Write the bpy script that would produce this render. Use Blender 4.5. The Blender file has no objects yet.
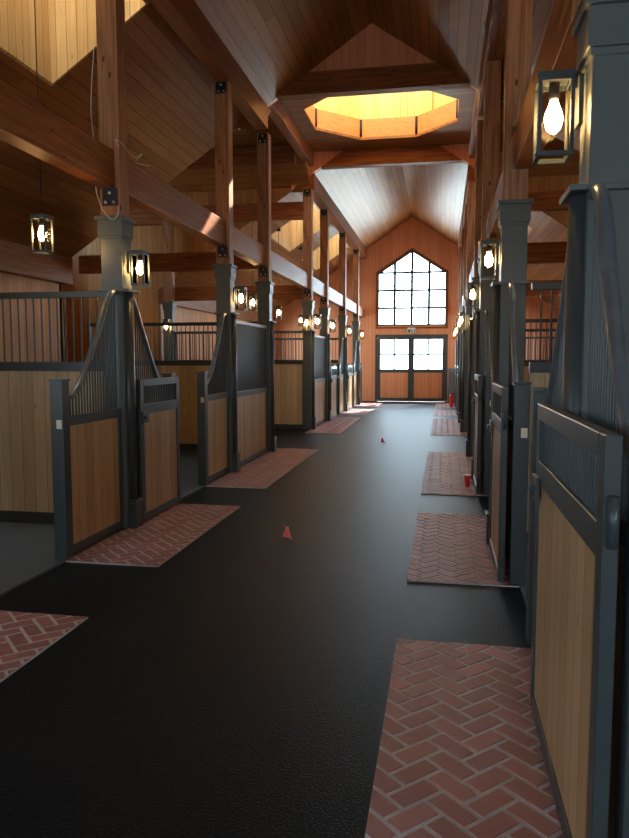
import bpy, bmesh, math, random
from mathutils import Vector, Matrix
random.seed(7)
PI = math.pi
D = bpy.data
C = bpy.context.scene.collection
sc = bpy.context.scene

# ------------------------------------------------------------------ camera
cam_d = D.cameras.new('camera'); cam = D.objects.new('camera', cam_d); C.objects.link(cam)
cam.location = (0, 0, 1.65)
cam.rotation_euler = (math.radians(90 - 4.899), 0, math.radians(10.342))
cam_d.sensor_fit = 'HORIZONTAL'; cam_d.sensor_width = 36; cam_d.lens = 36 * 702 / 629
cam_d.clip_start = 0.05; cam_d.clip_end = 300
sc.camera = cam

# ------------------------------------------------------------------ world, exposure
w = D.worlds.new('world'); sc.world = w; w.use_nodes = True
bg = w.node_tree.nodes['Background']
bg.inputs[0].default_value = (0.66, 0.86, 1.0, 1); bg.inputs[1].default_value = 15.0
sc.view_settings.view_transform = 'Standard'; sc.view_settings.look = 'None'
sc.view_settings.gamma = 1; sc.view_settings.use_curve_mapping = False
sc.view_settings.exposure = 0.12
# high sun standing beyond the far end wall
sl = D.lights.new('sun', 'SUN'); sl.energy = 30.0; sl.color = (1.0, 0.95, 0.86); sl.angle = math.radians(0.6)
so = D.objects.new('sun', sl); C.objects.link(so); so.rotation_euler = Vector((-math.sin(math.radians(24)) * math.cos(math.radians(36)), -math.cos(math.radians(24)) * math.cos(math.radians(36)), -math.sin(math.radians(36)))).to_track_quat('-Z', 'Y').to_euler()

# ------------------------------------------------------------------ layout constants
AX = -1.21                      # centre of the aisle
RZ = 7.0; SL = 0.667            # ridge height and roof pitch
LX, RX = -6.75, 4.33            # outer walls
NY, FY = -4.0, 27.3             # near and far end walls
C0, C1 = 11.75, 16.1            # crossing
CY = (C0 + C1) / 2
PLX, PRX = -3.04, 0.555          # stall front planes
def roof(x): return RZ - SL * abs(x - AX)
def tr(y): return RZ - SL * abs(y - CY)

def portal(name, loc, rot, sx, sy):
    l = D.lights.new(name, 'AREA'); l.shape = 'RECTANGLE'; l.size = sx; l.size_y = sy
    l.cycles.is_portal = True
    o = D.objects.new(name, l); C.objects.link(o); o.location = loc; o.rotation_euler = rot
portal('sky_portal_end_window', (AX, FY + .45, 2.9), (-PI / 2, 0, 0), 3.0, 5.6)

# ------------------------------------------------------------------ materials
def nt(name):
    m = D.materials.new(name); m.use_nodes = True
    t = m.node_tree; return m, t, t.nodes['Principled BSDF']
def mth(t, op, a, b=None, c=None):
    n = t.nodes.new('ShaderNodeMath'); n.operation = op
    for i, v in enumerate((a, b, c)):
        if v is None: continue
        if isinstance(v, (int, float)): n.inputs[i].default_value = v
        else: t.links.new(v, n.inputs[i])
    return n.outputs[0]
def mix(t, f, a, b, mode='MIX'):
    n = t.nodes.new('ShaderNodeMix'); n.data_type = 'RGBA'; n.blend_type = mode
    for k, v in ((0, f), (6, a), (7, b)):
        if isinstance(v, (int, float)): n.inputs[k].default_value = v
        elif isinstance(v, tuple): n.inputs[k].default_value = v if len(v) == 4 else v + (1,)
        else: t.links.new(v, n.inputs[k])
    return n.outputs[2]
def dot(t, p, v):
    n = t.nodes.new('ShaderNodeVectorMath'); n.operation = 'DOT_PRODUCT'
    t.links.new(p, n.inputs[0]); n.inputs[1].default_value = v
    return n.outputs['Value']
def comb(t, a, b, c):
    n = t.nodes.new('ShaderNodeCombineXYZ')
    for i, v in enumerate((a, b, c)):
        if isinstance(v, (int, float)): n.inputs[i].default_value = v
        else: t.links.new(v, n.inputs[i])
    return n.outputs[0]
def wood(name, c1, c2, across, grain, board=0.14, rough=0.4, groove=0.55, knots=0.6, spec=0.5, blen=0.0, coat=0.0):
    m, t, b = nt(name)
    tc = t.nodes.new('ShaderNodeTexCoord').outputs['Object']
    u = dot(t, tc, across); v = dot(t, tc, grain)
    o3 = tuple(Vector(across).cross(Vector(grain)))
    wv = dot(t, tc, o3)
    if board:
        s = mth(t, 'DIVIDE', u, board); idx = mth(t, 'FLOOR', s); fr = mth(t, 'FRACT', s)
    else:
        idx = 0.0; fr = None
    if blen and board:
        wn0 = t.nodes.new('ShaderNodeTexWhiteNoise'); wn0.noise_dimensions = '1D'; t.links.new(idx, wn0.inputs['W'])
        vs = mth(t, 'ADD', mth(t, 'DIVIDE', v, blen), wn0.outputs['Value'])
        idx2 = mth(t, 'FLOOR', vs)
    else: idx2 = 0.0
    wn = t.nodes.new('ShaderNodeTexWhiteNoise'); wn.noise_dimensions = '3D'
    t.links.new(comb(t, idx, idx2, 3.1), wn.inputs['Vector'])
    rnd = wn.outputs['Value']
    nz = t.nodes.new('ShaderNodeTexNoise'); nz.inputs['Scale'].default_value = 1.0; nz.inputs['Detail'].default_value = 5
    nz.inputs['Distortion'].default_value = 0.8
    off = mth(t, 'MULTIPLY', rnd, 37.0)
    t.links.new(comb(t, mth(t, 'ADD', mth(t, 'MULTIPLY', u, 30), off), mth(t, 'ADD', mth(t, 'MULTIPLY', v, 1.6), off), mth(t, 'MULTIPLY', wv, 30)), nz.inputs['Vector'])
    fac = mth(t, 'ADD', mth(t, 'MULTIPLY', rnd, 0.7 if board else 0.0), mth(t, 'MULTIPLY', mth(t, 'SUBTRACT', nz.outputs['Fac'], 0.32 if board else .3), 1.3 if board else 2.2))
    col = mix(t, fac, c1, c2)
    # knots
    vo = t.nodes.new('ShaderNodeTexVoronoi'); vo.inputs['Scale'].default_value = 1.0
    t.links.new(comb(t, mth(t, 'ADD', mth(t, 'MULTIPLY', u, 6), off), mth(t, 'ADD', mth(t, 'MULTIPLY', v, 2.6), off), mth(t, 'MULTIPLY', wv, 6)), vo.inputs['Vector'])
    kn = mth(t, 'MULTIPLY', mth(t, 'LESS_THAN', vo.outputs['Distance'], 0.075), knots)
    col = mix(t, kn, col, tuple(x * 0.35 for x in c1[:3]))
    if fr is not None:
        g = mth(t, 'GREATER_THAN', mth(t, 'ABSOLUTE', mth(t, 'SUBTRACT', fr, 0.5)), 0.5 - 0.004 / board)
        col = mix(t, mth(t, 'MULTIPLY', g, groove), col, tuple(x * 0.15 for x in c1[:3]))
        t.links.new(mth(t, 'MULTIPLY', mth(t, 'SUBTRACT', 1.0, mth(t, 'MULTIPLY', g, .8)), spec), b.inputs['Specular IOR Level'])
    t.links.new(col, b.inputs['Base Color'])
    if not board: b.inputs['Specular IOR Level'].default_value = spec
    t.links.new(mth(t, 'ADD', mth(t, 'MULTIPLY', nz.outputs['Fac'], 0.14), rough - 0.07), b.inputs['Roughness'])
    b.inputs['Specular Tint'].default_value = (1.0, 0.86, 0.6, 1)
    if coat: b.inputs['Coat Weight'].default_value = coat; b.inputs['Coat Roughness'].default_value = rough * .8
    bp = t.nodes.new('ShaderNodeBump'); bp.inputs['Strength'].default_value = 0.03 if board else 0.12; bp.inputs['Distance'].default_value = 0.01
    t.links.new(nz.outputs['Fac'], bp.inputs['Height']); t.links.new(bp.outputs[0], b.inputs['Normal'])
    return m
def plain(name, col, rough=0.5, metal=0.0, var=0.15, scale=6.0, spec=0.5, bump=0.0):
    m, t, b = nt(name)
    tc = t.nodes.new('ShaderNodeTexCoord').outputs['Object']
    nz = t.nodes.new('ShaderNodeTexNoise'); nz.inputs['Scale'].default_value = scale; nz.inputs['Detail'].default_value = 5
    t.links.new(tc, nz.inputs['Vector'])
    c2 = tuple(min(1, x * (1 + var * 2)) for x in col); c1 = tuple(x * (1 - var) for x in col)
    t.links.new(mix(t, nz.outputs['Fac'], c1, c2), b.inputs['Base Color'])
    b.inputs['Roughness'].default_value = rough; b.inputs['Metallic'].default_value = metal
    b.inputs['Specular IOR Level'].default_value = spec
    if bump:
        bp = t.nodes.new('ShaderNodeBump'); bp.inputs['Strength'].default_value = bump; bp.inputs['Distance'].default_value = 0.004
        t.links.new(nz.outputs['Fac'], bp.inputs['Height']); t.links.new(bp.outputs[0], b.inputs['Normal'])
    return m
def emit(name, col, s):
    m, t, b = nt(name)
    b.inputs['Base Color'].default_value = col + (1,); b.inputs['Emission Color'].default_value = col + (1,)
    b.inputs['Emission Strength'].default_value = s
    return m
def glassy(name, tint=(1, 1, 1), refl=0.06):
    m = D.materials.new(name); m.use_nodes = True; t = m.node_tree; t.nodes.clear()
    out = t.nodes.new('ShaderNodeOutputMaterial'); tr_ = t.nodes.new('ShaderNodeBsdfTransparent')
    gl = t.nodes.new('ShaderNodeBsdfGlossy'); mx = t.nodes.new('ShaderNodeMixShader')
    lw = t.nodes.new('ShaderNodeLayerWeight'); lw.inputs['Blend'].default_value = refl
    tr_.inputs[0].default_value = tint + (1,); gl.inputs['Roughness'].default_value = 0.03
    t.links.new(lw.outputs['Fresnel'], mx.inputs[0]); t.links.new(tr_.outputs[0], mx.inputs[1]); t.links.new(gl.outputs[0], mx.inputs[2])
    t.links.new(mx.outputs[0], out.inputs[0])
    return m
X, Y, Z = (1, 0, 0), (0, 1, 0), (0, 0, 1)
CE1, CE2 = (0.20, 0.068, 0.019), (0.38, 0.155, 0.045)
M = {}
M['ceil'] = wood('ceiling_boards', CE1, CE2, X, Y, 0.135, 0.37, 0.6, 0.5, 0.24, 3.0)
M['ceil_x'] = wood('ceiling_boards_cross', CE1, CE2, Y, X, 0.135, 0.40, 0.6, 0.5, 0.4, 3.0)
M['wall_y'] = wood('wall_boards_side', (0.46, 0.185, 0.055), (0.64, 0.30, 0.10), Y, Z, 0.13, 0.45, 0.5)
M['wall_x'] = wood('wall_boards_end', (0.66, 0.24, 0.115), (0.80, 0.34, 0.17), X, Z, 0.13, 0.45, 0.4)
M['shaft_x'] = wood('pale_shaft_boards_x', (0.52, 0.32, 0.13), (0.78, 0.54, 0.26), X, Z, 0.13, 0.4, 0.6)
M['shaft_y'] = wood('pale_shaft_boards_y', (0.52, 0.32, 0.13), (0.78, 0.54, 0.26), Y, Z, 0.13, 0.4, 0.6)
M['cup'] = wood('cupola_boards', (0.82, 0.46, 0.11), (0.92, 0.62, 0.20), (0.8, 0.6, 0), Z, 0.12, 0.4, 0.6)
B1, B2 = (0.13, 0.036, 0.012), (0.38, 0.125, 0.040)
M['beam_x'] = wood('timber_beam_x', B1, B2, Y, X, 0, 0.55, knots=.8, spec=.3)
M['beam_y'] = wood('timber_beam_y', B1, B2, X, Y, 0, 0.42, knots=.8, spec=.4)
M['beam_z'] = wood('timber_post', (0.22, 0.09, 0.042), (0.50, 0.25, 0.13), X, Z, 0, 0.5, knots=.9, spec=.3)
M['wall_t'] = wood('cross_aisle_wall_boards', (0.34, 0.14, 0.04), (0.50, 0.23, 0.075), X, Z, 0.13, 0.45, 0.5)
M['ring'] = wood('ring_beam', (0.66, 0.22, 0.06), (0.82, 0.34, 0.11), Z, (.6, .8, 0), 0, 0.45, knots=.8)
M['panel'] = wood('stall_panel_boards', (0.36, 0.22, 0.10), (0.58, 0.38, 0.20), Y, Z, 0.13, 0.36, 0.4, 0.6)
M['part'] = wood('partition_boards', (0.50, 0.38, 0.22), (0.74, 0.60, 0.39), X, Z, 0.13, 0.5, 0.45, 0.6)
M['grey'] = plain('grey_green_paint', (0.088, 0.103, 0.097), 0.36, 0.0, 0.08, 3.0)
M['steel'] = plain('dark_grey_steel', (0.046, 0.058, 0.062), 0.34, 0.0, 0.12, 9.0)
M['dusty'] = plain('worn_grey_tube', (0.12, 0.14, 0.155), 0.28, 0.3, 0.3, 12.0)
M['black'] = plain('black_metal', (0.012, 0.012, 0.014), 0.4)
M['bolt'] = plain('bright_bolt_metal', (0.6, 0.6, 0.6), 0.3, 0.9)
M['brass'] = plain('brass_plate', (0.65, 0.60, 0.45), 0.35, 0.5)
M['glass'] = glassy('clear_glass'); M['tinted_glass'] = glassy('tinted_skylight_glass', (0.90, 0.89, 0.85)); M['lamp_glass'] = glassy('lantern_glass', (0.97, 0.94, 0.9), 0.10)
M['bulb'] = emit('warm_bulb', (1.0, 0.62, 0.25), 130.0)
M['mortar'] = plain('sandy_mortar', (0.52, 0.52, 0.56), 0.9, 0, 0.15, 30)
M['conc'] = plain('concrete_strip', (0.075, 0.082, 0.09), 0.8, 0, 0.2, 8)
M['red'] = plain('red_plastic', (0.75, 0.02, 0.03), 0.35, 0, 0.05)
M['pink'] = plain('pink_flag_vinyl', (1.0, 0.22, 0.25), 0.5, 0, 0.05)
def flagmat():
    m, t, b = nt('pink_translucent_vinyl'); b.inputs['Base Color'].default_value = (1.0, 0.36, 0.40, 1)
    tl = t.nodes.new('ShaderNodeBsdfTranslucent'); tl.inputs[0].default_value = (1.0, 0.40, 0.42, 1)
    mx_ = t.nodes.new('ShaderNodeMixShader'); mx_.inputs[0].default_value = 0.5
    t.links.new(b.outputs[0], mx_.inputs[1]); t.links.new(tl.outputs[0], mx_.inputs[2]); t.links.new(mx_.outputs[0], t.nodes['Material Output'].inputs[0])
    return m
M['pink'] = flagmat()
M['white'] = plain('white_paper', (0.85, 0.85, 0.85), 0.6, 0, 0.03)
M['cable'] = plain('pale_cable', (0.55, 0.52, 0.46), 0.5, 0, 0.1)
M['signgreen'] = plain('sign_green', (0.03, 0.22, 0.10), 0.5, 0, 0.05)
M['outside'] = plain('pale_yard', (0.55, 0.55, 0.52), 0.9, 0, 0.1, 2)
# rubber paving
def rubber():
    m, t, b = nt('black_rubber_paving')
    tc = t.nodes.new('ShaderNodeTexCoord').outputs['Object']
    n1 = t.nodes.new('ShaderNodeTexNoise'); n1.inputs['Scale'].default_value = 90; n1.inputs['Detail'].default_value = 3
    n2 = t.nodes.new('ShaderNodeTexNoise'); n2.inputs['Scale'].default_value = 2.5; n2.inputs['Detail'].default_value = 4
    t.links.new(tc, n1.inputs['Vector']); t.links.new(tc, n2.inputs['Vector'])
    col = mix(t, n2.outputs['Fac'], (0.003, 0.0045, 0.0075, 1), (0.006, 0.0085, 0.013, 1))
    sp = mth(t, 'GREATER_THAN', n1.outputs['Fac'], 0.62)
    col = mix(t, mth(t, 'MULTIPLY', sp, 0.5), col, (0.05, 0.056, 0.066, 1))
    t.links.new(col, b.inputs['Base Color'])
    t.links.new(mth(t, 'ADD', mth(t, 'MULTIPLY', n1.outputs['Fac'], 0.4), 0.22), b.inputs['Roughness'])
    b.inputs['Specular IOR Level'].default_value = 0.07
    b.inputs['Specular Tint'].default_value = (0.62, 0.84, 1.0, 1)  # bluish sky glow put into the colour of the floor reflection
    b.inputs['Sheen Weight'].default_value = 0.01; b.inputs['Sheen Roughness'].default_value = 0.45; b.inputs['Sheen Tint'].default_value = (0.6, 0.85, 1.0, 1)
    bp = t.nodes.new('ShaderNodeBump'); bp.inputs['Strength'].default_value = 0.6; bp.inputs['Distance'].default_value = 0.006
    t.links.new(n1.outputs['Fac'], bp.inputs['Height']); t.links.new(bp.outputs[0], b.inputs['Normal'])
    return m
M['rubber'] = rubber()
def brickmat():
    m, t, b = nt('red_clay_brick')
    at = t.nodes.new('ShaderNodeAttribute'); at.attribute_name = 'tint'
    tc = t.nodes.new('ShaderNodeTexCoord').outputs['Object']
    n2 = t.nodes.new('ShaderNodeTexNoise'); n2.inputs['Scale'].default_value = 25; n2.inputs['Detail'].default_value = 5
    t.links.new(tc, n2.inputs['Vector'])
    col = mix(t, at.outputs['Fac'], (0.25, 0.080, 0.076, 1), (0.40, 0.140, 0.130, 1))
    col = mix(t, mth(t, 'MULTIPLY', n2.outputs['Fac'], 0.45), col, (0.44, 0.34, 0.36, 1))
    t.links.new(col, b.inputs['Base Color']); b.inputs['Roughness'].default_value = 0.55
    bp = t.nodes.new('ShaderNodeBump'); bp.inputs['Strength'].default_value = 0.3; bp.inputs['Distance'].default_value = 0.004
    t.links.new(n2.outputs['Fac'], bp.inputs['Height']); t.links.new(bp.outputs[0], b.inputs['Normal'])
    return m
M['brick'] = brickmat()

# ------------------------------------------------------------------ mesh helpers
def bx(bm, x0, x1, y0, y1, z0, z1):
    vs = [bm.verts.new((x, y, z)) for z in (z0, z1) for y in (y0, y1) for x in (x0, x1)]
    for f in ((0, 2, 3, 1), (4, 5, 7, 6), (0, 1, 5, 4), (2, 6, 7, 3), (0, 4, 6, 2), (1, 3, 7, 5)):
        bm.faces.new([vs[i] for i in f])
def prism(bm, pts, axis, a, b):
    """extrude polygon pts (2-D) along axis from a to b; pts in the other two axes in order"""
    def mk(p, q):
        if axis == 'y': return (p[0], q, p[1])
        if axis == 'x': return (q, p[0], p[1])
        return (p[0], p[1], q)
    A = [bm.verts.new(mk(p, a)) for p in pts]; Bv = [bm.verts.new(mk(p, b)) for p in pts]
    bm.faces.new(A); bm.faces.new(list(reversed(Bv)))
    n = len(pts)
    for i in range(n): bm.faces.new((A[i], Bv[i], Bv[(i + 1) % n], A[(i + 1) % n]))
def tube(bm, pts, r, seg=10, caps=True):
    pts = [Vector(p) for p in pts]; rings = []
    prev = None
    for i, p in enumerate(pts):
        d = (pts[min(i + 1, len(pts) - 1)] - pts[max(i - 1, 0)]).normalized()
        if prev is None:
            up = Vector((0, 0, 1)) if abs(d.z) < 0.9 else Vector((1, 0, 0))
            a = d.cross(up).normalized()
        else:
            a = (prev - d * prev.dot(d)).normalized()
        prev = a; b = d.cross(a)
        rings.append([bm.verts.new(p + (a * math.cos(2 * PI * k / seg) + b * math.sin(2 * PI * k / seg)) * r) for k in range(seg)])
    for i in range(len(rings) - 1):
        for k in range(seg):
            f = bm.faces.new((rings[i][k], rings[i][(k + 1) % seg], rings[i + 1][(k + 1) % seg], rings[i + 1][k])); f.smooth = True
    if caps: bm.faces.new(list(reversed(rings[0]))); bm.faces.new(rings[-1])
def lathe(bm, prof, cx=0, cy=0, seg=24, cz=0):
    rings = [[bm.verts.new((cx + r * math.cos(2 * PI * k / seg), cy + r * math.sin(2 * PI * k / seg), cz + z)) for k in range(seg)] for r, z in prof]
    for i in range(len(rings) - 1):
        for k in range(seg):
            f = bm.faces.new((rings[i][k], rings[i][(k + 1) % seg], rings[i + 1][(k + 1) % seg], rings[i + 1][k])); f.smooth = True
    bm.faces.new(list(reversed(rings[0]))); bm.faces.new(rings[-1])
def obj(name, bm, mat, parent=None, bev=0.0, label=None):
    bmesh.ops.recalc_face_normals(bm, faces=bm.faces)
    me = D.meshes.new(name); bm.to_mesh(me); bm.free()
    o = D.objects.new(name, me); C.objects.link(o); me.materials.append(M[mat] if isinstance(mat, str) else mat)
    if parent: o.parent = parent
    if bev:
        md = o.modifiers.new('bevel', 'BEVEL'); md.width = bev; md.segments = 2; md.limit_method = 'ANGLE'; md.angle_limit = math.radians(50)
    if label: o['label'] = label
    return o
def new(): return bmesh.new()
def box(name, mat, parent, *c, bev=0.0):
    b = new(); bx(b, *c); return obj(name, b, mat, parent, bev)
def struct(o): o['kind'] = 'structure'; return o
def tag(o, label, cat, group=None):
    o['label'] = label; o['category'] = cat
    if group: o['group'] = group
    return o
def empty(name, loc=(0, 0, 0), rz=0):
    o = D.objects.new(name, None); C.objects.link(o); o.location = loc; o.rotation_euler = (0, 0, rz); o.empty_display_size = .1
    return o
def copy_tree(o, parent=None):
    c = o.copy(); C.objects.link(c)
    if parent: c.parent = parent
    for ch in list(o.children): copy_tree(ch, c)
    return c
class Maker:
    """first call places the prototype, later calls copy it"""
    def __init__(s, fn): s.fn = fn; s.p = None
    def put(s, loc, rz, label, cat, group=None):
        if s.p is None: s.p = s.fn(); o = s.p
        else: o = copy_tree(s.p)
        o.location = loc; o.rotation_euler = (0, 0, rz)
        return tag(o, label, cat, group)

# ------------------------------------------------------------------ setting: floor
struct(box('floor', 'rubber', None, LX - 4, RX + 4, NY, FY + .1, -0.10, 0.0))
struct(box('floor_yard', 'outside', None, -40, 40, FY + .1, 90, -0.12, -0.02))

for sd_, xa_, xb_ in (('left', LX, -3.12), ('right', .66, RX)):
    for wh_, ya_, yb_ in (('near', NY, 12.0), ('far', 16.1, FY)):
        struct(box('floor_stalls_%s_%s' % (sd_, wh_), 'conc', None, xa_, xb_, ya_, yb_, 0.0, .002))
# skylight shafts: (side, y0, y1)
SH = [(-1, 4.9, 7.75), (1, 4.9, 7.75), (-1, 18.0, 20.6), (1, 18.0, 20.6), (-1, 22.3, 25.0), (1, 22.3, 25.0)]
SX0, SX1 = 2.08, 3.30            # distance from the ridge
SHT = 8.1
T = 0.16
def roof_mesh(side, y0, y1):
    b = new()
    def slab(d0, d1, ya, yb):
        if yb - ya < 1e-4: return
        p = [(AX + side * d0, RZ - SL * d0), (AX + side * d1, RZ - SL * d1), (AX + side * d1, RZ - SL * d1 + T), (AX + side * d0, RZ - SL * d0 + T)]
        prism(b, p, 'y', ya, yb)
    DO = 5.75
    slab(0, SX0, y0, y1); slab(SX1, DO, y0, y1)
    ys = y0
    for s, a, c in sorted(q for q in SH if q[0] == side and y0 < q[1] < y1):
        slab(SX0, SX1, ys, a); ys = c
    slab(SX0, SX1, ys, y1)
    return b
for side, nm in ((-1, 'left'), (1, 'right')):
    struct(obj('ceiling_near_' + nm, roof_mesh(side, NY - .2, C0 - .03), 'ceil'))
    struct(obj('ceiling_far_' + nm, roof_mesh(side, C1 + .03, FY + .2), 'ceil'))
# transept ceilings
for nm, xa, xb in (('left', -10.0, AX - 1.82), ('right', AX + 1.82, 7.6)):
    b = new()
    for s in (-1, 1):
        d = (C1 - C0) / 2 + .12
        p = [(CY, RZ), (CY + s * d, RZ - SL * d), (CY + s * d, RZ - SL * d + T), (CY, RZ + T)]
        prism(b, p, 'x', xa, xb)
    struct(obj('ceiling_transept_' + nm, b, 'ceil_x'))
# shafts
n_sh = 0
for side, y0, y1 in SH:
    n_sh += 1
    xi, xo = AX + side * SX0, AX + side * SX1
    zi, zo = RZ - SL * SX0, RZ - SL * SX1
    b = new(); e = .03; zz_ = lambda x: roof(x) - .004
    for q0, q1 in ((xo, xo - side * e), (xi, xi + side * e)):
        prism(b, [(q0, zz_(q0)), (q1, zz_(q1)), (q1, SHT), (q0, SHT)], 'y', y0, y1)
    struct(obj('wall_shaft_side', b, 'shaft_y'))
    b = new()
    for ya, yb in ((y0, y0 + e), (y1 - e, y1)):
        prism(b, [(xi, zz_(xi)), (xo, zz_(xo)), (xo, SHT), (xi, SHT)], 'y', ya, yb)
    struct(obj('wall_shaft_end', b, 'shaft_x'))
    wn_ = empty('window_%d' % (n_sh + 2), ((xi + xo) / 2, (y0 + y1) / 2, SHT)); struct(wn_)
    hx, hy = SX1 / 2 - SX0 / 2 + .06, (y1 - y0) / 2 + .06
    b = new(); bx(b, -hx, hx, -hy, -hy + .06, 0, .07); bx(b, -hx, hx, hy - .06, hy, 0, .07); bx(b, -hx, -hx + .06, -hy + .06, hy - .06, 0, .07); bx(b, hx - .06, hx, -hy + .06, hy - .06, 0, .07)
    obj('window_frame', b, 'steel', wn_)
    b = new(); bx(b, -hx + .06, hx - .06, -hy + .06, hy - .06, .03, .04); obj('glass', b, 'tinted_glass' if y0 < 10 else 'glass', wn_)  # near panes are tinted only to dim the daylight coming through
    portal('sky_portal_shaft', ((xi + xo) / 2, (y0 + y1) / 2, SHT + .12), (0, 0, 0), hx * 2, hy * 2)

# ------------------------------------------------------------------ setting: walls
def wall_side(name, x, y0, y1, ztop, t=.12):
    sgn = -1 if x < AX else 1
    return struct(box(name, 'wall_y', None, min(x, x + sgn * t), max(x, x + sgn * t), y0, y1, 0, ztop))
zt = roof(LX) + .05
SZ0, SZ1 = 1.55, 2.85; n_w = 10
for nm_, x_, sg, yA, yB, SW in (('left', LX, -1, NY, C0 - .03, [(-3.0, -.4)]), ('right', RX, 1, NY, C0 - .03, [(-3.0, -.4)]),
                            ('left_far', LX, -1, C1 + .03, FY, [(23.2, 26.2)]), ('right_far', RX, 1, C1 + .03, FY, [(17.6, 20.4), (22.2, 25.6)])):
    b = new(); xa, xb = min(x_, x_ + sg * .12), max(x_, x_ + sg * .12)
    bx(b, xa, xb, yA, yB, 0, SZ0); bx(b, xa, xb, yA, yB, SZ1, zt)
    e_ = [yA] + [v for p_ in SW for v in p_] + [yB]
    for ya, yb in zip(e_[::2], e_[1::2]): bx(b, xa, xb, ya, yb, SZ0, SZ1)
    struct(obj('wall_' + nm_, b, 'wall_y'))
    for ya, yb in SW:  # made-up stall windows, hidden from view, added to brighten the interior
        n_w += 1
        o = struct(empty('window_%d' % n_w, (x_ + sg * .06, (ya + yb) / 2, SZ0))); hw = (yb - ya) / 2; hh = SZ1 - SZ0
        b = new(); bx(b, -.04, .04, -hw, hw, 0, .05); bx(b, -.04, .04, -hw, hw, hh - .05, hh)
        for yy in (-hw, -.025, hw - .05): bx(b, -.04, .04, yy, yy + .05, .05, hh - .05)
        obj('window_frame', b, 'steel', o); box('glass', 'glass', o, -.004, .004, -hw + .05, hw - .05, .05, hh - .05)
        portal('sky_portal_added_stall_window', (x_ + sg * .25, (ya + yb) / 2, (SZ0 + SZ1) / 2), (0, -sg * -PI / 2, 0), hh, yb - ya)
for nm_, x_, sg in (('left', -9.6, -1), ('right', 7.2, 1)):  # end walls get added out-of-view windows that brighten the cross-aisle ceiling
    b = new(); xa, xb = min(x_, x_ + sg * .12), max(x_, x_ + sg * .12)
    bx(b, xa, xb, C0 - .1, C1 + .1, 0, 4.0); bx(b, xa, xb, C0 - .1, C1 + .1, 5.0, 7.1); bx(b, xa, xb, C0 - .1, CY - .8, 4.0, 5.0); bx(b, xa, xb, CY + .8, C1 + .1, 4.0, 5.0)
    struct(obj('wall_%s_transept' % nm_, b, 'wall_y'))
    n_w += 1
    o = struct(empty('window_%d' % n_w, (x_ + sg * .06, CY, 4.0)))
    b = new(); bx(b, -.04, .04, -.8, .8, 0, .06); bx(b, -.04, .04, -.8, .8, .94, 1.0)
    for yy in (-.8, -.03, .74): bx(b, -.04, .04, yy, yy + .06, .06, .94)
    obj('window_frame', b, 'steel', o); box('glass', 'glass', o, -.004, .004, -.74, .74, .06, .94)
    portal('sky_portal_added_transept_window', (x_ + sg * .25, CY, 4.5), (0, -sg * -PI / 2, 0), 1.0, 1.6)
# transept long walls: close from aisle roof up to transept eave, and fully beyond the stalls
for nm, ya, yb in (('near', C0 - .12, C0), ('far', C1, C1 + .12)):
    for s, nm2, xw, xe in ((-1, 'left', LX, -9.72), (1, 'right', RX, 7.32)):
        b = new(); ze = 5.56
        xk = AX + s * (RZ - ze) / SL
        p = [(xw, roof(xw) + .02), (xk, ze + .02), (xk, ze + .03), (xe, ze + .03), (xe, 0), (xw, 0)]
        prism(b, p, 'y', ya, yb)
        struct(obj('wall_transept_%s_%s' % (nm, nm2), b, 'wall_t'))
# gable infill triangles above collar beams
for nm, ya, yb in (('near', C0 - .05, C0 + .08), ('far', C1 - .08, C1 + .05)):
    b = new(); z0 = 6.28; hw = (RZ + .12 - z0) / SL
    prism(b, [(AX - hw, z0), (AX + hw, z0), (AX, RZ + .12)], 'y', ya, yb)
    struct(obj('wall_gable_' + nm, b, 'wall_x'))
for nm, ya, yb in (('near', C0 - .05, C0 + .08), ('far', C1 - .08, C1 + .05)):
    for s_ in (-1, 1):
        b = new(); prism(b, [(AX + s_ * d_, z_) for d_, z_ in ((1.0, 6.36), (2.25, 6.36), (2.25, roof(AX + 2.25) + .01), (1.55, roof(AX + 1.55) + .01), (1.0, 6.32))], 'y', ya, yb)
        struct(obj('wall_crossing_corner', b, 'wall_x'))
for nm, xa, xb in (('left', AX - 1.90, AX - 1.80), ('right', AX + 1.80, AX + 1.90)):
    b = new(); d = (C1 - C0) / 2 + .1
    prism(b, [(CY - d, 6.28), (CY + d, 6.28), (CY + .0, 7.9), ], 'x', xa, xb)
    struct(obj('wall_crossing_' + nm, b, 'wall_y'))

for s_ in (-1, 1):
    for e_ in (-1, 1):
        yo = CY + e_ * ((C1 - C0) / 2 + .1); ym = CY + e_ * (RZ - 6.4) / SL
        b = new(); prism(b, [(yo, tr(yo) + .01), (ym, 6.42), (yo, 6.42)], 'x', AX + s_ * 1.83, AX + s_ * 1.9)
        struct(obj('wall_crossing_corner', b, 'wall_y'))
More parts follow.
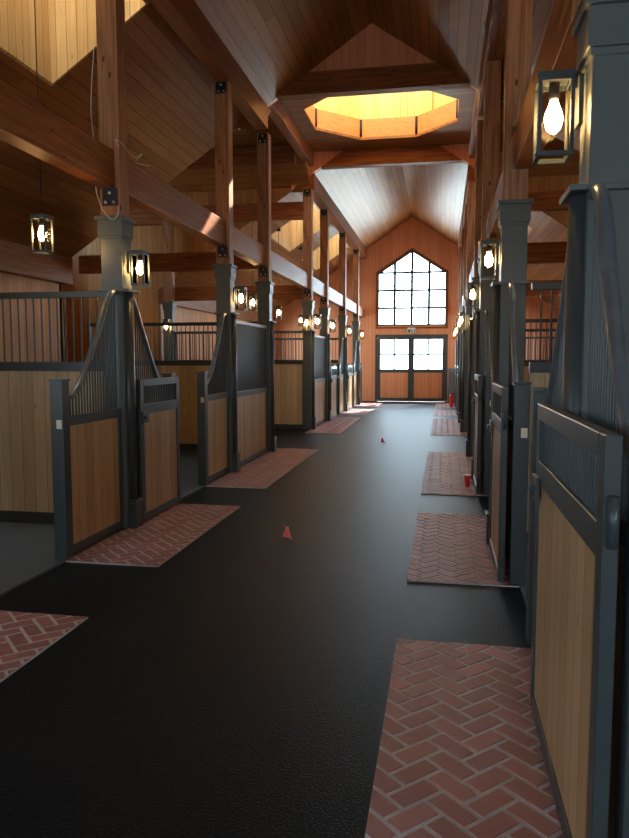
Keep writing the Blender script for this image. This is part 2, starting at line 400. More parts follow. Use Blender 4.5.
# end walls with gable window and door
def oct_(r, z=None):
    return [(r / math.cos(PI / 8) * math.cos(PI / 8 + k * PI / 4), r / math.cos(PI / 8) * math.sin(PI / 8 + k * PI / 4)) for k in range(8)]
WX0, WX1, WZ0, WZS, WZP = AX - 1.30, AX + 1.30, 2.92, 4.93, 5.78      # gable window
DX0, DX1, DZ = AX - 1.38, AX + 1.38, 2.58
def end_wall(name, y, t, solid=False):
    b = new()
    if solid: prism(b, [(WX0, WZ0), (WX1, WZ0), (WX1, WZS), (AX, WZP), (WX0, WZS)], 'y', y, y + t)
    def zz(x): return roof(x) + .05
    prism(b, [(LX - .12, 0), (DX0, 0), (DX0, WZ0), (WX0, WZ0), (WX0, WZS), (WX0, zz(WX0)), (LX - .12, zz(LX - .12))], 'y', y, y + t)
    prism(b, [(RX + .12, 0), (DX1, 0), (DX1, WZ0), (WX1, WZ0), (WX1, WZS), (WX1, zz(WX1)), (RX + .12, zz(RX + .12))], 'y', y, y + t)
    prism(b, [(DX0, DZ), (DX1, DZ), (DX1, WZ0), (DX0, WZ0)], 'y', y, y + t)
    prism(b, [(WX0, WZS), (AX, WZP), (AX, zz(AX)), (WX0, zz(WX0))], 'y', y, y + t)
    prism(b, [(WX1, WZS), (AX, WZP), (AX, zz(AX)), (WX1, zz(WX1))], 'y', y, y + t)
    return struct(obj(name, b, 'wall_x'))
def gable_window(name, y):
    o = struct(empty(name, (AX, y, WZ0)))
    b = new(); bw = .05; H = WZS - WZ0; P = WZP - WZ0; W = 1.30
    # outer frame
    bx(b, -W, W, -.04, .04, 0, .06)
    for s in (-1, 1):
        bx(b, min(s * W, s * (W - .05)), max(s * W, s * (W - .05)), -.04, .04, 0, H)
        prism(b, [(s * W, H), (0, P), (0, P - .08), (s * W, H - .08)], 'y', -.04, .04)
    for x in (-.65, 0, .65): bx(b, x - bw, x + bw, -.035, .035, 0, H + (W - abs(x)) * (P - H) / W - .03)
    for z in (.67, 1.34, 2.01): bx(b, -W, W, -.03, .03, z - .04, z + .04)
    obj('window_frame', b, 'steel', o)
    b = new(); prism(b, [(-W, 0), (W, 0), (W, H), (0, P), (-W, H)], 'y', -.005, .005)
    obj('glass', b, 'glass', o)
    b = new()
    for s in (-1, 1): bx(b, min(s * W, s * (W + .07)), max(s * W, s * (W + .07)), -.1, -.05, -.05, H + .02)
    bx(b, -W - .07, W + .07, -.1, -.05, -.12, -.05)
    for s in (-1, 1): prism(b, [(s * (W + .07), H + .02), (0, P + .07), (0, P + .0), (s * W, H - .02)], 'y', -.1, -.05)
    obj('window_trim', b, 'beam_x', o)
    return o
def end_door(name, y):
    o = struct(empty(name, (AX, y, 0)))
    b = new(); W = 1.38
    bx(b, -W, -W + .09, -.06, .06, 0, DZ); bx(b, W - .09, W, -.06, .06, 0, DZ); bx(b, -W, W, -.06, .06, DZ - .1, DZ)
    obj('door_frame', b, 'steel', o, .004)
    for s in (-1, 1):
        xa, xb = (s * .003, s * (W - .088)); x0, x1 = min(xa, xb), max(xa, xb)
        lf = empty('door_leaf', (0, 0, 0)); lf.parent = o
        b = new(); ft = .11
        bx(b, x0, x0 + ft, -.03, .03, .006, DZ - .09); bx(b, x1 - ft, x1, -.03, .03, .006, DZ - .09)
        for z0, z1 in ((.006, .14), (1.12, 1.26), (DZ - .19, DZ - .09)): bx(b, x0 + ft, x1 - ft, -.03, .03, z0, z1)
        xm = (x0 + x1) / 2
        bx(b, xm - .032, xm + .032, -.03, .03, 1.26, DZ - .19); bx(b, x0 + ft, x1 - ft, -.03, .03, 1.79, 1.85)
        if s > 0: bx(b, -.035, .035, -.055, -.031, .006, DZ - .09)
        obj('leaf_frame', b, 'steel', lf)
        box('wood_panel', 'wall_x', lf, x0 + ft, x1 - ft, -.015, .015, .14, 1.12)
        box('glass', 'glass', lf, x0 + ft, x1 - ft, -.005, .005, 1.26, DZ - .19)
    return o
end_wall('wall_far', FY, .14)
gable_window('window_1', FY + .07); end_door('door_1', FY + .07)
end_wall('wall_near', NY - .14, .14, True)
end_door('door_2', NY - .07)
portal('sky_portal_near_window', (AX, NY - .45, 1.3), (PI / 2, 0, 0), 3.0, 2.6)

# ------------------------------------------------------------------ crossing ceiling with octagon, cupola
R = 1.42
ob = [(AX + x, CY + y) for x, y in oct_(R)]
b = new()
outer = [(AX - 1.85, C0), (AX + 1.85, C0), (AX + 1.85, C1), (AX - 1.85, C1)]
zc = 6.30
ang = lambda p: math.atan2(p[1] - CY, p[0] - AX)
def outpt(a):
    dx, dy = math.cos(a), math.sin(a); s = min(1.85 / abs(dx) if abs(dx) > 1e-6 else 9, ((C1 - C0) / 2) / abs(dy) if abs(dy) > 1e-6 else 9)
    return (AX + dx * s, CY + dy * s)
angs = sorted([ang(p) for p in ob] + [ang(p) for p in outer])
def inpt(a):
    k = round((a) / (PI / 4)); d = a - k * PI / 4; r = R / math.cos(d)
    return (AX + r * math.cos(a), CY + r * math.sin(a))
n = len(angs)
for i in range(n):
    a0, a1 = angs[i], angs[(i + 1) % n]
    q = [inpt(a0), outpt(a0), outpt(a1), inpt(a1)]
    prism(b, q, 'z', zc, zc + .05)
struct(obj('ceiling_crossing', b, 'ceil_x'))
# octagonal ring beams
ringo = empty('octagon_ring_beam', (AX, CY, zc)); tag(ringo, 'octagonal ring of orange timber beams around the cupola opening', 'beam')
i0 = oct_(R); o0 = oct_(R + .16)
for k in range(8):
    j = (k + 1) % 8
    b = new(); prism(b, [i0[k], i0[j], o0[j], o0[k]], 'z', .05, .42)
    obj('beam_segment', b, 'ring', ringo)
    b = new(); a = PI / 8 + k * PI / 4; r = R / math.cos(PI / 8) - .012
    tube(b, [(r * math.cos(a), r * math.sin(a), .06), (r * math.cos(a), r * math.sin(a), .41)], .03, 6)
    obj('corner_bracket', b, 'black', ringo)
# cupola shaft (octagonal wall) with windows near top
cup = struct(empty('wall_cupola', (AX, CY, zc + .42)))
b = new(); R2 = R + .06; i1 = oct_(R2); o1 = oct_(R2 + .1); HC = 2.6
for k in range(8):
    j = (k + 1) % 8
    prism(b, [i1[k], i1[j], o1[j], o1[k]], 'z', 0, 1.5)
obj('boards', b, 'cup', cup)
b = new()
for k in range(8):
    tube(b, [(i1[k][0], i1[k][1], 1.5), (i1[k][0], i1[k][1], HC)], .06, 6)
b2 = new()
prism(b, [i1[k] for k in range(8)], 'z', 1.5, 1.5001) if False else None
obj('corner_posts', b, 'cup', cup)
b = b2
for k in range(8):
    j = (k + 1) % 8
    prism(b, [i1[k], i1[j], o1[j], o1[k]], 'z', HC, HC + .1)
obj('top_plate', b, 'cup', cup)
b = new()
oo = oct_(R2 + .25)
ap = b.verts.new((0, 0, HC + 1.2)); vs = [b.verts.new((p[0], p[1], HC + .0)) for p in oo]
for k in range(8): b.faces.new((vs[k], vs[(k + 1) % 8], ap))
b.faces.new(list(reversed(vs))) if False else None
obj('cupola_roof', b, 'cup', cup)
b = new()
for k in range(8):
    j = (k + 1) % 8
    q0 = (i1[k][0] * 1.02, i1[k][1] * 1.02); q1 = (i1[j][0] * 1.02, i1[j][1] * 1.02); q2 = (i1[j][0] * 1.025, i1[j][1] * 1.025); q3 = (i1[k][0] * 1.025, i1[k][1] * 1.025)
    prism(b, [q0, q1, q2, q3], 'z', 1.5, HC)
obj('window_panes', b, 'glass', cup)

# ------------------------------------------------------------------ timber beams
SIDE = {-1: 'left', 1: 'right'}
PX = {-1: PLX, 1: PRX}
def mx(x, side): return x if side < 0 else 2 * AX - x - .05      # mirror about the aisle axis
for side in (-1, 1):
    sd = SIDE[side]
    for (ya, yb, wh) in ((NY, C0 + .02, 'near'), (C1 - .02, FY, 'far')):
        # plates under the roof
        xa, xb = mx(-3.16, side), mx(-2.94, side)
        b = new(); prism(b, [(xa, 5.48), (xb, 5.48), (xb, roof(xb) - .005), (xa, roof(xa) - .005)], 'y', ya, yb)
        tag(obj('wall_plate_beam', b, 'beam_y', None), '%s high roof plate beam running along the aisle in the %s half' % (sd, wh), 'beam')
        # outer wall beams
        xa, xb = mx(LX + .002, side), mx(LX + .20, side)
        b = new(); prism(b, [(xa, 2.98), (xb, 2.98), (xb, roof(xb) - .005), (xa, roof(xa) - .005)], 'y', ya, yb)
        tag(obj('outer_wall_beam', b, 'beam_y', None), 'timber beam on the outer %s wall under the low eave, %s half' % (sd, wh), 'beam')
    # lower aisle beam, full length
    xa, xb = sorted((mx(-3.20, side), mx(-3.037, side)))
    for ya, yb, wh in ((NY, 12.1, 'near'), (12.1, FY, 'far')):
        b = new(); bx(b, xa, xb, ya, yb, 3.24, 3.58)
        tag(obj('aisle_beam', b, 'beam_y', None, .006), '%s lower timber beam above the stall fronts, %s half of aisle' % (sd, wh), 'beam')
    # crossing side beams
    xa, xb = sorted((mx(-3.12, side), mx(-2.94, side)))
    tag(box('crossing_side_beam', 'beam_y', None, xa, xb, C0 + .1, C1 - .1, 5.98, 6.3, bev=.005), 'short timber beam on the %s side of the octagon ceiling' % sd, 'beam')
    # transept plates and purlins
    xa, xb = sorted((mx(-9.58, side), mx(-3.16, side)))
    for ya, yb, wh in ((C1 - .16, C1, 'far'),):
        if wh == 'near':
            b = new(); bx(b, xa, xb, ya, yb, 5.2, 5.5)
        else: b = new(); bx(b, xa, xb, ya, yb, 4.82, 5.2)
        tag(obj('transept_plate_beam', b, 'beam_x', None, .005), '%s cross-aisle plate beam on its %s edge, high up' % (sd, wh), 'beam')
    tag(box('purlin', 'beam_x', None, xa, xb, 15.0, 15.14, 5.8, roof(AX + 15.14 - CY) - .01, bev=.005), 'dark purlin crossing under the %s cross-aisle ceiling' % sd, 'beam')
    # low tie beams from aisle posts to the outer wall
    for yy, wh, xo in ((12.05, 'near', LX + .2), (16.05, 'far', LX + .2)):
        a, c = sorted((mx(xo, side), mx(-3.2, side)))
        tag(box('tie_beam', 'beam_x', None, a, c, yy - .07, yy + .07, 3.02 if yy > 14 else 3.2, 3.34 if yy > 14 else 3.52, bev=.005), 'low tie beam over the %s stall partition at the %s edge of the crossing' % (sd, wh), 'beam')
def collar(y0, y1, label):
    b = new(); z0, z1 = 5.95, 6.30
    h0 = (RZ - z0) / SL - .01; h1 = (RZ - z1) / SL - .01
    prism(b, [(AX - h0, z0), (AX + h0, z0), (AX + h1, z1), (AX - h1, z1)], 'y', y0, y1)
    tag(obj('collar_beam', b, 'beam_x', None), label, 'beam')
collar(C0 - .1, C0 + .1, 'nearer dark collar beam crossing above the aisle before the octagon')
collar(C1 - .1, C1 + .12, 'farther collar beam crossing above the aisle behind the octagon')

# ------------------------------------------------------------------ brick pads
def pad(x0, x1, y0, y1, label):
    root = empty('brick_paving', ((x0 + x1) / 2, (y0 + y1) / 2, 0.0)); tag(root, label, 'brick paving', 'herringbone brick paving pads')
    hx, hy = (x1 - x0) / 2, (y1 - y0) / 2
    b = new(); bx(b, -hx, hx, -hy, hy, .001, .010); obj('mortar_bed', b, 'mortar', root)
    b = new(); W = .1; g = .015; lay = b.loops.layers.color.new('tint')
    ca = math.cos(PI / 4); sa = math.sin(PI / 4)
    N = int((hx + hy) * 1.5 / W) + 4
    for i in range(-N, N):
        for j in range(-N, N):
            c = (i - j) % 4
            if c == 0: u0, u1, v0, v1 = i * W, (i + 2) * W, j * W, (j + 1) * W
            elif c == 3: u0, u1, v0, v1 = i * W, (i + 1) * W, j * W, (j + 2) * W
            else: continue
            um, vm = (u0 + u1) / 2, (v0 + v1) / 2
            xm, ym = um * ca - vm * sa, um * sa + vm * ca
            if abs(xm) > hx + .12 or abs(ym) > hy + .12: continue
            jz = random.uniform(-.001, .0015); tn = random.random()
            jr = random.uniform(-.0015, .0015)
            lo, hi = [], []
            for (uu, vv, k) in ((u0, v0, 0), (u1, v0, 1), (u1, v1, 2), (u0, v1, 3)):
                su = 1 if uu == u0 else -1; sv = 1 if vv == v0 else -1
                for ring, ins, z in ((lo, g / 2 + .001, .006), (hi, g / 2 + .004, .0135 + jz)):
                    a_, b_ = uu + su * ins + jr, vv + sv * ins + jr
                    ring.append(b.verts.new((a_ * ca - b_ * sa, a_ * sa + b_ * ca, z)))
            fs = [b.faces.new(hi)] + [b.faces.new((lo[q], lo[(q + 1) % 4], hi[(q + 1) % 4], hi[q])) for q in range(4)]
            for f in fs:
                for l in f.loops: l[lay] = (tn, tn, tn, 1)
    for co, no in (((hx, 0, 0), X), ((-hx, 0, 0), (-1, 0, 0)), ((0, hy, 0), Y), ((0, -hy, 0), (0, -1, 0))):
        bmesh.ops.bisect_plane(b, geom=b.verts[:] + b.edges[:] + b.faces[:], plane_co=co, plane_no=no, clear_outer=True)
    obj('bricks', b, 'brick', root)
# pads: (y0, y1)
PY = [(1.72, 4.02), (5.14, 7.46), (8.58, 12.5), (15.3, 19.55), (20.5, 22.85), (23.95, 26.3)]
ordw = ['nearest', 'second', 'third', 'fourth', 'fifth', 'farthest']
for i, (a, c) in enumerate(PY):
    for side in (-1, 1):
        xs = (-3.0, -2.2) if side < 0 else (-.24, .57)
        pad(xs[0], xs[1], a, c, '%s herringbone red brick pad along the %s stall fronts' % (ordw[i], SIDE[side]))

# thresholds
for side in (-1, 1):
    a, c = (-3.16, -3.0) if side < 0 else (.571, .72)
    for ya, yb, wh in ((NY, 12.15, 'near'), (15.95, FY, 'far')):
        tag(box('threshold_curb', 'conc', None, a, c, ya, yb, 0.0005, .02), 'low concrete curb under the %s stall fronts, %s half' % (SIDE[side], wh), 'curb')

# ------------------------------------------------------------------ pillars and timber posts
def make_pillar():
    # local +x faces the aisle; origin at the box centre on the floor
    o = empty('pillar')
    b = new(); h = .105
    bx(b, -h, h, -h, h, .021, 2.92); obj('shaft', b, 'grey', o, .006)
    b = new()
    bx(b, -.125, .125, -.125, .125, 2.80, 2.945); bx(b, -.115, .115, -.115, .115, 2.77, 2.80)
    bx(b, -.142, .142, -.142, .142, 2.945, 2.98)
    obj('cap', b, 'grey', o, .004)
    b = new(); bx(b, -.13, .175, -.13, .13, 2.28, 2.305); obj('flange', b, 'grey', o, .004)
    b = new(); tube(b, [(.105, 0, .28), (.105, 0, 2.28)], .055, 20); obj('round_post', b, 'steel', o)
    b = new(); bx(b, .0905, .178, -.08, .08, .003, .26)
    bx(b, .0905, .184, -.086, .086, .26, .285); obj('plinth', b, 'steel', o, .006)
    return o
def make_tpost():
    # local +x faces the aisle; origin above the pillar cap
    o = empty('timber_post')
    b = new(); zt_ = 5.48 - 2.98
    bx(b, -.10, .045, -.095, .095, 0, .257)          # below the beam
    bx(b, .045, .10, -.095, .095, 0, zt_)             # strip in front of the beam
    bx(b, -.10, .045, -.095, .095, .605, zt_)
    obj('shaft', b, 'beam_z', o, .004)
    for zz_, nm in ((.165, 'lower'), (zt_ - .10, 'upper')):
        p = box('bracket', 'black', o, -.075, .075, -.105, -.096, zz_ - .07, zz_ + .088)
        for q in ((-.04, -.04), (.04, -.04), (0, .045)):
            b = new(); lathe(b, [(.014, 0), (.014, .012), (.007, .016)], seg=8)
            bmesh.ops.rotate(b, cent=(0, 0, 0), matrix=Matrix.Rotation(PI / 2, 3, 'X'), verts=b.verts)
            bmesh.ops.translate(b, vec=(q[0], -.105, zz_ + q[1]), verts=b.verts)
            obj('bolt', b, 'bolt', p)
    return o
pil = Maker(make_pillar); tps = Maker(make_tpost)
COLY = [2.96, 6.35, 9.77, 12.05, 16.05, 18.3, 21.7, 25.1]
ON = ['first', 'second', 'third', 'fourth', 'fifth', 'sixth', 'seventh', 'eighth']
for side in (-1, 1):
    for i, y in enumerate(COLY):
        x = mx(-3.08, side)
        pil.put((x if side < 0 else (.635 if i == 0 else .58), y, 0), 0 if side < 0 else PI, '%s grey pillar from the camera along the %s stall fronts' % (ON[i], SIDE[side]), 'pillar', 'grey pillars along the aisle')
        tps.put((x if side < 0 else .58, y, 2.98), 0 if side < 0 else PI, 'rough timber post on the %s %s pillar from the camera' % (ON[i], SIDE[side]), 'post', 'timber posts above the pillars')
# back corner pillars at the crossing
def make_backpost():
    o = empty('timber_post'); b = new(); bx(b, -.1, .1, -.1, .1, 0, 1.84); obj('shaft', b, 'beam_z', o, .004); return o
bps = Maker(make_backpost)
for side in (-1, 1):
    x = mx(-6.35, side)
    pil.put((x, 15.8, 0), 0 if side < 0 else PI, 'grey pillar deep in the %s cross-aisle beside the outer wall' % SIDE[side], 'pillar')
    bps.put((x, 15.8, 2.98), 0, 'timber post on the deep %s cross-aisle pillar' % SIDE[side], 'post')

# ------------------------------------------------------------------ stall fronts
def swoop_z(t):
    pts = [(0, 2.27), (.07, 2.27), (.14, 2.24), (.22, 2.14), (.35, 1.93), (.5, 1.72), (.65, 1.52), (.77, 1.40), (.87, 1.345), (1, 1.34)]
    for (a, za), (b_, zb) in zip(pts, pts[1:]):
        if t <= b_ + 1e-9:
            k = (t - a) / (b_ - a); return za + (zb - za) * k
    return pts[-1][1]
def sm(t):
    return sum(swoop_z(min(1, max(0, t + d))) for d in (-.03, -.015, 0, .015, .03)) / 5
PL = 1.15
def frame_bars(b, y0, y1, z0, z1, step, r=.008):
    n = max(1, int(round((y1 - y0) / step)))
    for k in range(1, n):
        y = y0 + (y1 - y0) * k / n
        zt_ = z1(y) if callable(z1) else z1
        tube(b, [(0, y, z0), (0, y, zt_)], r, 6, False)
def make_swoop():
    # origin at pillar centre on floor; panel runs towards +y, post at PL
    o = empty('stall_side_panel')
    y0, y1 = .112, PL - .055
    b = new()
    bx(b, -.025, .025, y0, y0 + .05, .03, 1.18)
    bx(b, -.025, .025, y0 + .05, y1, .03, .10); bx(b, -.03, .03, y0 + .05, y1, 1.10, 1.18)
    bx(b, -.025, .025, y1 - .045, y1, .10, 1.10)
    obj('frame', b, 'steel', o, .003)
    box('wood_panel', 'panel', o, -.014, .014, y0 + .05, y1 - .045, .10, 1.10)
    L = y1 - y0
    b = new(); frame_bars(b, y0, y1, 1.18, lambda y: sm((y - y0) / L), .05)
    obj('grille', b, 'steel', o)
    b = new(); tube(b, [(0, y0 + L * k / 36, sm(k / 36)) for k in range(37)], .028, 12)
    obj('swoop_rail', b, 'dusty', o)
    p = box('end_post', 'steel', o, -.055, .055, y1, PL + .055, .0205, 1.47, bev=.006)
    box('post_cap', 'steel', p, -.062, .062, y1 - .007, PL + .062, 1.47, 1.487)
    for s in (-1, 1):
        q = box('strike_plate', 'brass', p, s * .02 - .022, s * .02 + .022, PL + .055, PL + .059, 1.09, 1.16) if s == -1 else None
    return o
swp = Maker(make_swoop)
def make_full():
    o = empty('stall_grille_panel'); L = 2.25
    y0, y1 = .122, L - .122
    b = new()
    for a in (y0, y1 - .05): bx(b, -.025, .025, a, a + .05, .03, 2.22)
    for z0, z1 in ((.03, .10), (1.08, 1.16), (2.17, 2.22)): bx(b, -.03, .03, y0 + .05, y1 - .05, z0, z1)
    obj('frame', b, 'steel', o, .003)
    box('wood_panel', 'panel', o, -.014, .014, y0 + .05, y1 - .05, .10, 1.08)
    b = new(); frame_bars(b, y0 + .05, y1 - .05, 1.16, 2.17, .045, .0085); obj('grille', b, 'steel', o)
    return o
ful = Maker(make_full)
def make_leaf(Wd):
    def f():
        # origin at hinge on the floor; leaf runs towards -y, aisle side +x
        o = empty('stall_door')
        b = new(); s = .075
        bx(b, -.022, .022, -s, 0, .035, 1.45); bx(b, -.022, .022, -Wd, -Wd + s, .035, 1.45)
        bx(b, -.022, .022, -Wd + s, -s, .035, .11); bx(b, -.022, .022, -Wd + s, -s, 1.10, 1.20); bx(b, -.024, .024, -Wd + s, -s, 1.38, 1.45)
        obj('frame', b, 'steel', o, .004)
        box('wood_panel', 'panel', o, -.012, .012, -Wd + s, -s, .11, 1.10)
        b = new(); frame_bars(b, -Wd + s, -s, 1.20, 1.38, .045, .008); obj('grille', b, 'steel', o)
        b = new(); bx(b, .0225, .04, -Wd + .01, -Wd + .15, 1.02, 1.13); bx(b, .04, .06, -Wd + .03, -Wd + .10, 1.06, 1.09); obj('latch', b, 'steel', o, .003)
        for zz_ in (.22, 1.22):
            b = new(); tube(b, [(0, .018, zz_ - .07), (0, .018, zz_ + .07)], .014, 10); bx(b, -.03, .03, -.03, .012, zz_ - .02, zz_ + .06) if False else None
            obj('hinge', b, 'steel', o)
        return o
    return f
leafL = Maker(make_leaf(1.02)); leafR = Maker(make_leaf(1.05)); leafW = Maker(make_leaf(1.36))
def fr(i): return ON[i]
SXP = {-1: PLX, 1: PRX}
for side in (-1, 1):
    x = SXP[side]; sd = SIDE[side]
    for i, y in enumerate(COLY):
        if i not in (3, 4):
            if i != 5:
                q = swp.put((x, y, 0), PI, 'wood panel with swooping bar grille on the near side of the %s %s pillar' % (ON[i], sd), 'stall panel', 'swooping stall side panels')
                if i == 0 and side > 0: q.scale = (1, .86, 1)
            if i != 2:
                swp.put((x, y, 0), 0, 'wood panel with swooping bar grille on the far side of the %s %s pillar' % (ON[i], sd), 'stall panel', 'swooping stall side panels')
    for y, wh in ((COLY[2] + .015, 'before'), (COLY[4], 'beyond')):
        ful.put((x, y, 0), 0, 'straight-topped tall grille panel on the %s side, %s the cross-aisle' % (sd, wh), 'stall panel', 'tall grille panels')
# doors folded back against the side panels
for k, i in enumerate((0, 1, 5, 6)):
    y = COLY[i] + PL - .03
    leafL.put((-2.93, y, 0), 0, 'open stall door with short bars folded against the panel beyond the %s left pillar' % ON[i], 'door', 'left stall doors')
for k, i in enumerate((0, 1, 2, 6, 7)):
    y = COLY[i] - PL - .05
    if i == 0: y = 1.95
    (leafW if i == 0 else leafR).put(((.447 if i == 0 else .44), y, 0), PI, 'open stall door with short bars folded back before the %s right pillar' % ON[i], 'door', 'right stall doors')

# partitions between stalls
def make_partition():
    # origin at pillar; runs towards -x (left) for 3.4 m
    o = empty('stall_partition'); x0, x1 = -3.35, -.13
    box('wood_panel', 'part', o, x0, x1, -.02, .02, .12, 1.53)
    b = new(); bx(b, x0, x1, -.03, .03, .003, .12); bx(b, x0, x1, -.035, .035, 1.53, 1.62); bx(b, x0, x1, -.03, .03, 2.24, 2.30)
    bx(b, x0, x0 + .05, -.03, .03, 1.62, 2.24); obj('frame', b, 'steel', o, .003)
    b = new(); n_ = 38
    for k in range(1, n_):
        xx = x0 + .05 + (x1 - x0 - .05) * k / n_
        tube(b, [(xx, 0, 1.62), (xx, 0, 2.24)], .009, 6, False)
    obj('grille', b, 'steel', o)
    return o
par = Maker(make_partition)
for side in (-1, 1):
    for i in (1, 3, 4, 6):
        par.put((mx(-3.08, side), COLY[i], 0), 0 if side < 0 else PI, 'stall partition of boards and bars running outward from the %s %s pillar' % (ON[i], SIDE[side]), 'partition', 'stall partitions')

# ------------------------------------------------------------------ lanterns
def cage(o, cx=0, cz=0):
    h = .062; H = .145; t_ = .009
    b = new()
    for sx in (-1, 1):
        for sy in (-1, 1): bx(b, cx + sx * h - t_ / 1.2, cx + sx * h + t_ / 1.2, sy * h - t_ / 1.2, sy * h + t_ / 1.2, cz - H, cz + H)
    for z in (cz - H, cz + H):
        for s in (-1, 1):
            bx(b, cx - h, cx + h, s * h - t_, s * h + t_, z - t_, z + t_); bx(b, cx + s * h - t_, cx + s * h + t_, -h, h, z - t_, z + t_)
    bx(b, cx - h - .01, cx + h + .01, -h - .01, h + .01, cz + H + t_, cz + H + .025)
    fr_ = obj('frame', b, 'steel', o)
    b = new(); e = h - .003
    for s in (-1, 1):
        bx(b, cx - e, cx + e, s * e - .001, s * e + .001, cz - H + t_, cz + H - t_); bx(b, cx + s * e - .001, cx + s * e + .001, -e, e, cz - H + t_, cz + H - t_)
    obj('glass', b, 'lamp_glass', o)
    b = new(); lathe(b, [(.02, 0), (.022, -.06), (.012, -.065)], cx, 0, 12, cz + H); obj('socket', b, 'black', o)
    b = new(); lathe(b, [(.014, .08), (.020, .06), (.034, .025), (.036, 0), (.027, -.035), (.006, -.05)], cx, 0, 16, cz + .0); obj('bulb', b, 'bulb', o, label='glowing warm bulb')
def make_lantern():
    # origin at wall face; +x outwards
    o = empty('wall_lantern')
    b = new(); bx(b, 0, .018, -.045, .045, -.03, .17); obj('back_plate', b, 'steel', o, .003)
    b = new(); bx(b, .018, .12, -.01, .01, .17, .185); bx(b, .018, .03, -.01, .01, .12, .185); obj('arm', b, 'steel', o)
    cage(o, .105, 0); return o
lan = Maker(make_lantern)
for side in (-1, 1):
    for i, y in enumerate(COLY):
        if i in (3,) : continue
        x = -2.967 if side < 0 else .485
        lan.put((x + (.045 if i == 0 and side > 0 else 0), y + (.1 if i == 0 else .05), 2.61 if i == 0 else 2.50), 0 if side < 0 else PI, 'glass box wall lantern on the aisle face of the %s %s pillar' % (ON[i], SIDE[side]), 'lantern', 'wall lanterns on the pillars')
    lan.put((mx(-3.08, side) - (0 if side < 0 else .02), COLY[4] - .113, 2.45), -PI / 2, 'wall lantern facing the cross-aisle on the fifth %s pillar' % SIDE[side], 'lantern')
    lan.put((mx(-6.35, side), 15.8 - .113, 2.40), -PI / 2, 'wall lantern on the deep %s cross-aisle pillar' % SIDE[side], 'lantern')
def make_pendant():
    o = empty('pendant_lantern')
    cage(o)
    b = new(); tube(b, [(0, 0, .165), (0, 0, 1.2)], .005, 6); bx(b, -.012, .012, -.012, .012, .15, .19); obj('cord', b, 'black', o)
    return o
pen = Maker(make_pendant)
for (x, y, z, lb) in ((-3.48, 5.75, 2.73, 'hanging glass lantern over the nearest left stall in front of the partition'),
                      (-3.83, 14.0, 2.78, 'hanging glass lantern over the left cross-aisle'),
                      (-4.23, 18.0, 2.84, 'hanging glass lantern in the far left stall just beyond the crossing'),
                      (-4.25, 21.0, 2.80, 'hanging glass lantern in the far left stall nearest the end wall'),
                      (1.76, 6.9, 2.86, 'hanging glass lantern in the second right stall behind the pillar'),
                      (1.5, 18.0, 2.84, 'hanging glass lantern in the far right stall beyond the crossing')):
    p = pen.put((x, y, z), 0, lb, 'lantern', 'hanging lanterns')
    top = roof(x) if not (C0 < y < C1) else tr(y)
    for ch in p.children:
        if ch.name.startswith('cord'): ch.scale = (1, 1, 1); 
            
# each cord reaches its own ceiling
for o in list(C.objects):
    if o.name.startswith('pendant_lantern'):
        x, y, z = o.location; top = (roof(x) if not (C0 < y < C1) else tr(y)) - z
        for ch in o.children:
            if ch.name.startswith('cord'):
                b = new(); tube(b, [(0, 0, .165), (0, 0, top + .01)], .005, 6); bx(b, -.012, .012, -.012, .012, .15, .19)
                bx(b, -.05, .05, -.05, .05, top - .05, top + .02)
                me = D.meshes.new('cord'); b.to_mesh(me); b.free(); me.materials.append(M['black']); ch.data = me

# ------------------------------------------------------------------ small things
def flag(x, y, rz, h, lb, lean):
    o = empty('marking_flag', (x, y, 0), rz); tag(o, lb, 'flag', 'pink marking flags on the rubber')
    b = new(); tube(b, [(0, 0, 0), (lean, 0, h)], .0025, 6); obj('wire_stem', b, 'bolt', o)
    b = new()
    n_ = 6; vs = []
    for k in range(n_ + 1):
        t_ = k / n_; wd = .012 + .036 * t_; zc_ = h - .005 - t_ * (h - .035); yc_ = -.02 - .05 * t_
        vs.append([b.verts.new((lean * .5 - wd * .9, yc_ - .004, zc_ + .006 * t_)), b.verts.new((lean * .5, yc_ - .010 * math.sin(t_ * 4), zc_)), b.verts.new((lean * .5 + wd, yc_ + .004, zc_ - .022 * t_))])
    for k in range(n_):
        for q in (0, 1): b.faces.new((vs[k][q], vs[k][q + 1], vs[k + 1][q + 1], vs[k + 1][q]))
    f = obj('flag_cloth', b, 'pink', o)
    sd = f.modifiers.new('thick', 'SOLIDIFY'); sd.thickness = .001
flag(-1.36, 6.2, .15, .125, 'small pink flag stuck upright in the black rubber near the second brick pads', -.05)
flag(-1.16, 13.7, .3, .11, 'tiny pink flag far down the aisle in the crossing', .01)
cupo = empty('plastic_cup', (.33, 9.1, .0145)); tag(cupo, 'red plastic cup standing on the third right brick pad', 'cup')
b = new(); lathe(b, [(.026, 0), (.028, .005), (.043, .15), (.038, .15), (.025, .008)], seg=20); obj('cup_body', b, 'red', cupo)
b = new(); lathe(b, [(.043, .148), (.0465, .148), (.0465, .158), (.043, .158)], seg=20); obj('cup_rim', b, 'white', cupo, label='pale rim')
# extinguisher
ex = empty('fire_extinguisher', (.30, 24.3, .0145)); tag(ex, 'red fire extinguisher on the floor far down the right side', 'fire extinguisher')
b = new(); lathe(b, [(.06, 0), (.065, .02), (.065, .36), (.045, .42), (.02, .44)], seg=20); obj('cylinder', b, 'red', ex)
b = new(); lathe(b, [(.018, .44), (.018, .47), (.012, .48)], seg=12); bx(b, -.015, .09, -.012, .012, .47, .49); obj('valve', b, 'black', ex)
b = new(); tube(b, [(.02, 0, .46), (.08, 0, .44), (.095, 0, .3), (.085, 0, .15)], .01, 8); obj('hose', b, 'black', ex)
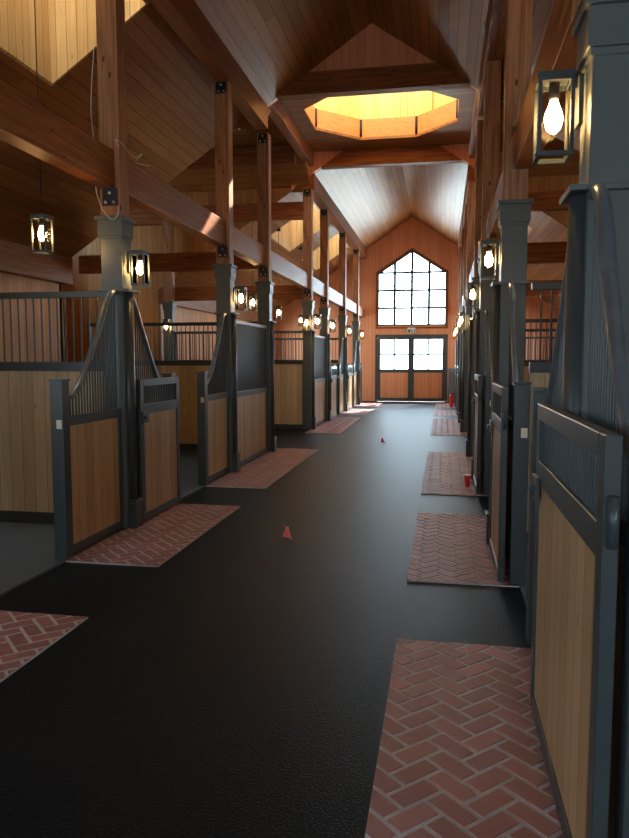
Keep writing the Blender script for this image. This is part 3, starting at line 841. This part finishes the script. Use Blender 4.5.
# grey cabinet
cb = empty('utility_cabinet', (.36, 26.95, .0)); tag(cb, 'blue-grey utility cabinet beside the right edge of the end door', 'cabinet')
box('body', 'dusty', cb, -.15, .15, -.2, .2, .003, 1.30, bev=.006)
box('door', 'grey', cb, -.13, .13, -.215, -.2005, .06, 1.16, bev=.003)
# exit sign
es = empty('exit_sign', (AX, FY - .03, 2.74)); tag(es, 'small green and white exit sign above the middle of the end door', 'sign')
box('housing', 'white', es, -.15, .15, -.02, .028, -.09, .10, bev=.004)
box('green_face', 'signgreen', es, -.135, .135, -.024, -.0205, -.085, .03)
b = new()   # white running figure
lathe(b, [(.001, -.001), (.014, 0), (.014, .002), (.001, .003)], seg=10); bmesh.ops.rotate(b, cent=(0, 0, 0), matrix=Matrix.Rotation(PI / 2, 3, 'X'), verts=b.verts); bmesh.ops.translate(b, vec=(-.01, -.026, .012), verts=b.verts)
for p, q in (((-.015, -.005), (-.03, -.045)), ((-.03, -.045), (-.055, -.05)), ((-.025, -.04), (0, -.055)), ((0, -.055), (-.005, -.078)), ((-.015, -.008), (.015, -.02)), ((-.018, -.01), (-.045, -.012))):
    tube(b, [(p[0], -.027, p[1]), (q[0], -.027, q[1])], .006, 6)
obj('running_figure', b, 'white', es)
box('doorway_mark', 'white', es, .04, .09, -.0265, -.0245, -.075, .02)
# white notice in a holder on the far left grille
no = empty('paper_notice', (-2.99, 18.62, 1.62)); tag(no, 'white paper notice hanging on the grille beyond the sixth left pillar', 'notice')
b = new(); bx(b, 0, .004, -.11, .11, -.14, .14); obj('sheet', b, 'white', no)
# cables
def wire(lb, pts, r=.004):
    P_ = [Vector(p) for p in pts]; out = []
    for i in range(len(P_) - 1):
        p0, p1, p2, p3 = P_[max(i - 1, 0)], P_[i], P_[i + 1], P_[min(i + 2, len(P_) - 1)]
        for k in range(6):
            t_ = k / 6; out.append(.5 * ((2 * p1) + (p2 - p0) * t_ + (2 * p0 - 5 * p1 + 4 * p2 - p3) * t_ ** 2 + (3 * p1 - p0 - 3 * p2 + p3) * t_ ** 3))
    out.append(P_[-1]); b = new(); tube(b, out, r, 6)
    return tag(obj('loose_cable', b, 'cable'), lb, 'cable')
wire('thin pale cable hanging down the second left timber post and looping at the grey cap',
     [(-3.19, 6.24, 4.55), (-3.23, 6.22, 4.0), (-3.21, 6.22, 3.62), (-3.205, 6.22, 3.25), (-3.16, 6.20, 3.10), (-3.10, 6.17, 3.0), (-3.02, 6.16, 2.93), (-2.97, 6.17, 2.97), (-2.96, 6.18, 3.05)])
wire('tangle of thin pale wire sticking out where the second left post meets the beam',
     [(-2.97, 6.245, 3.60), (-3.00, 6.22, 3.66), (-2.93, 6.2, 3.62), (-2.86, 6.3, 3.52), (-2.80, 6.36, 3.56), (-2.84, 6.30, 3.47), (-2.74, 6.4, 3.46)], .003)
cx_, cy_ = .50, 9.55
wire('coil of pale cable hanging high on the right beside the plate beam',
     [(cx_ + .07 * math.cos(a * .9), cy_, 6.05 + .25 * math.sin(a * .9) - .01 * a) for a in range(22)], .005)
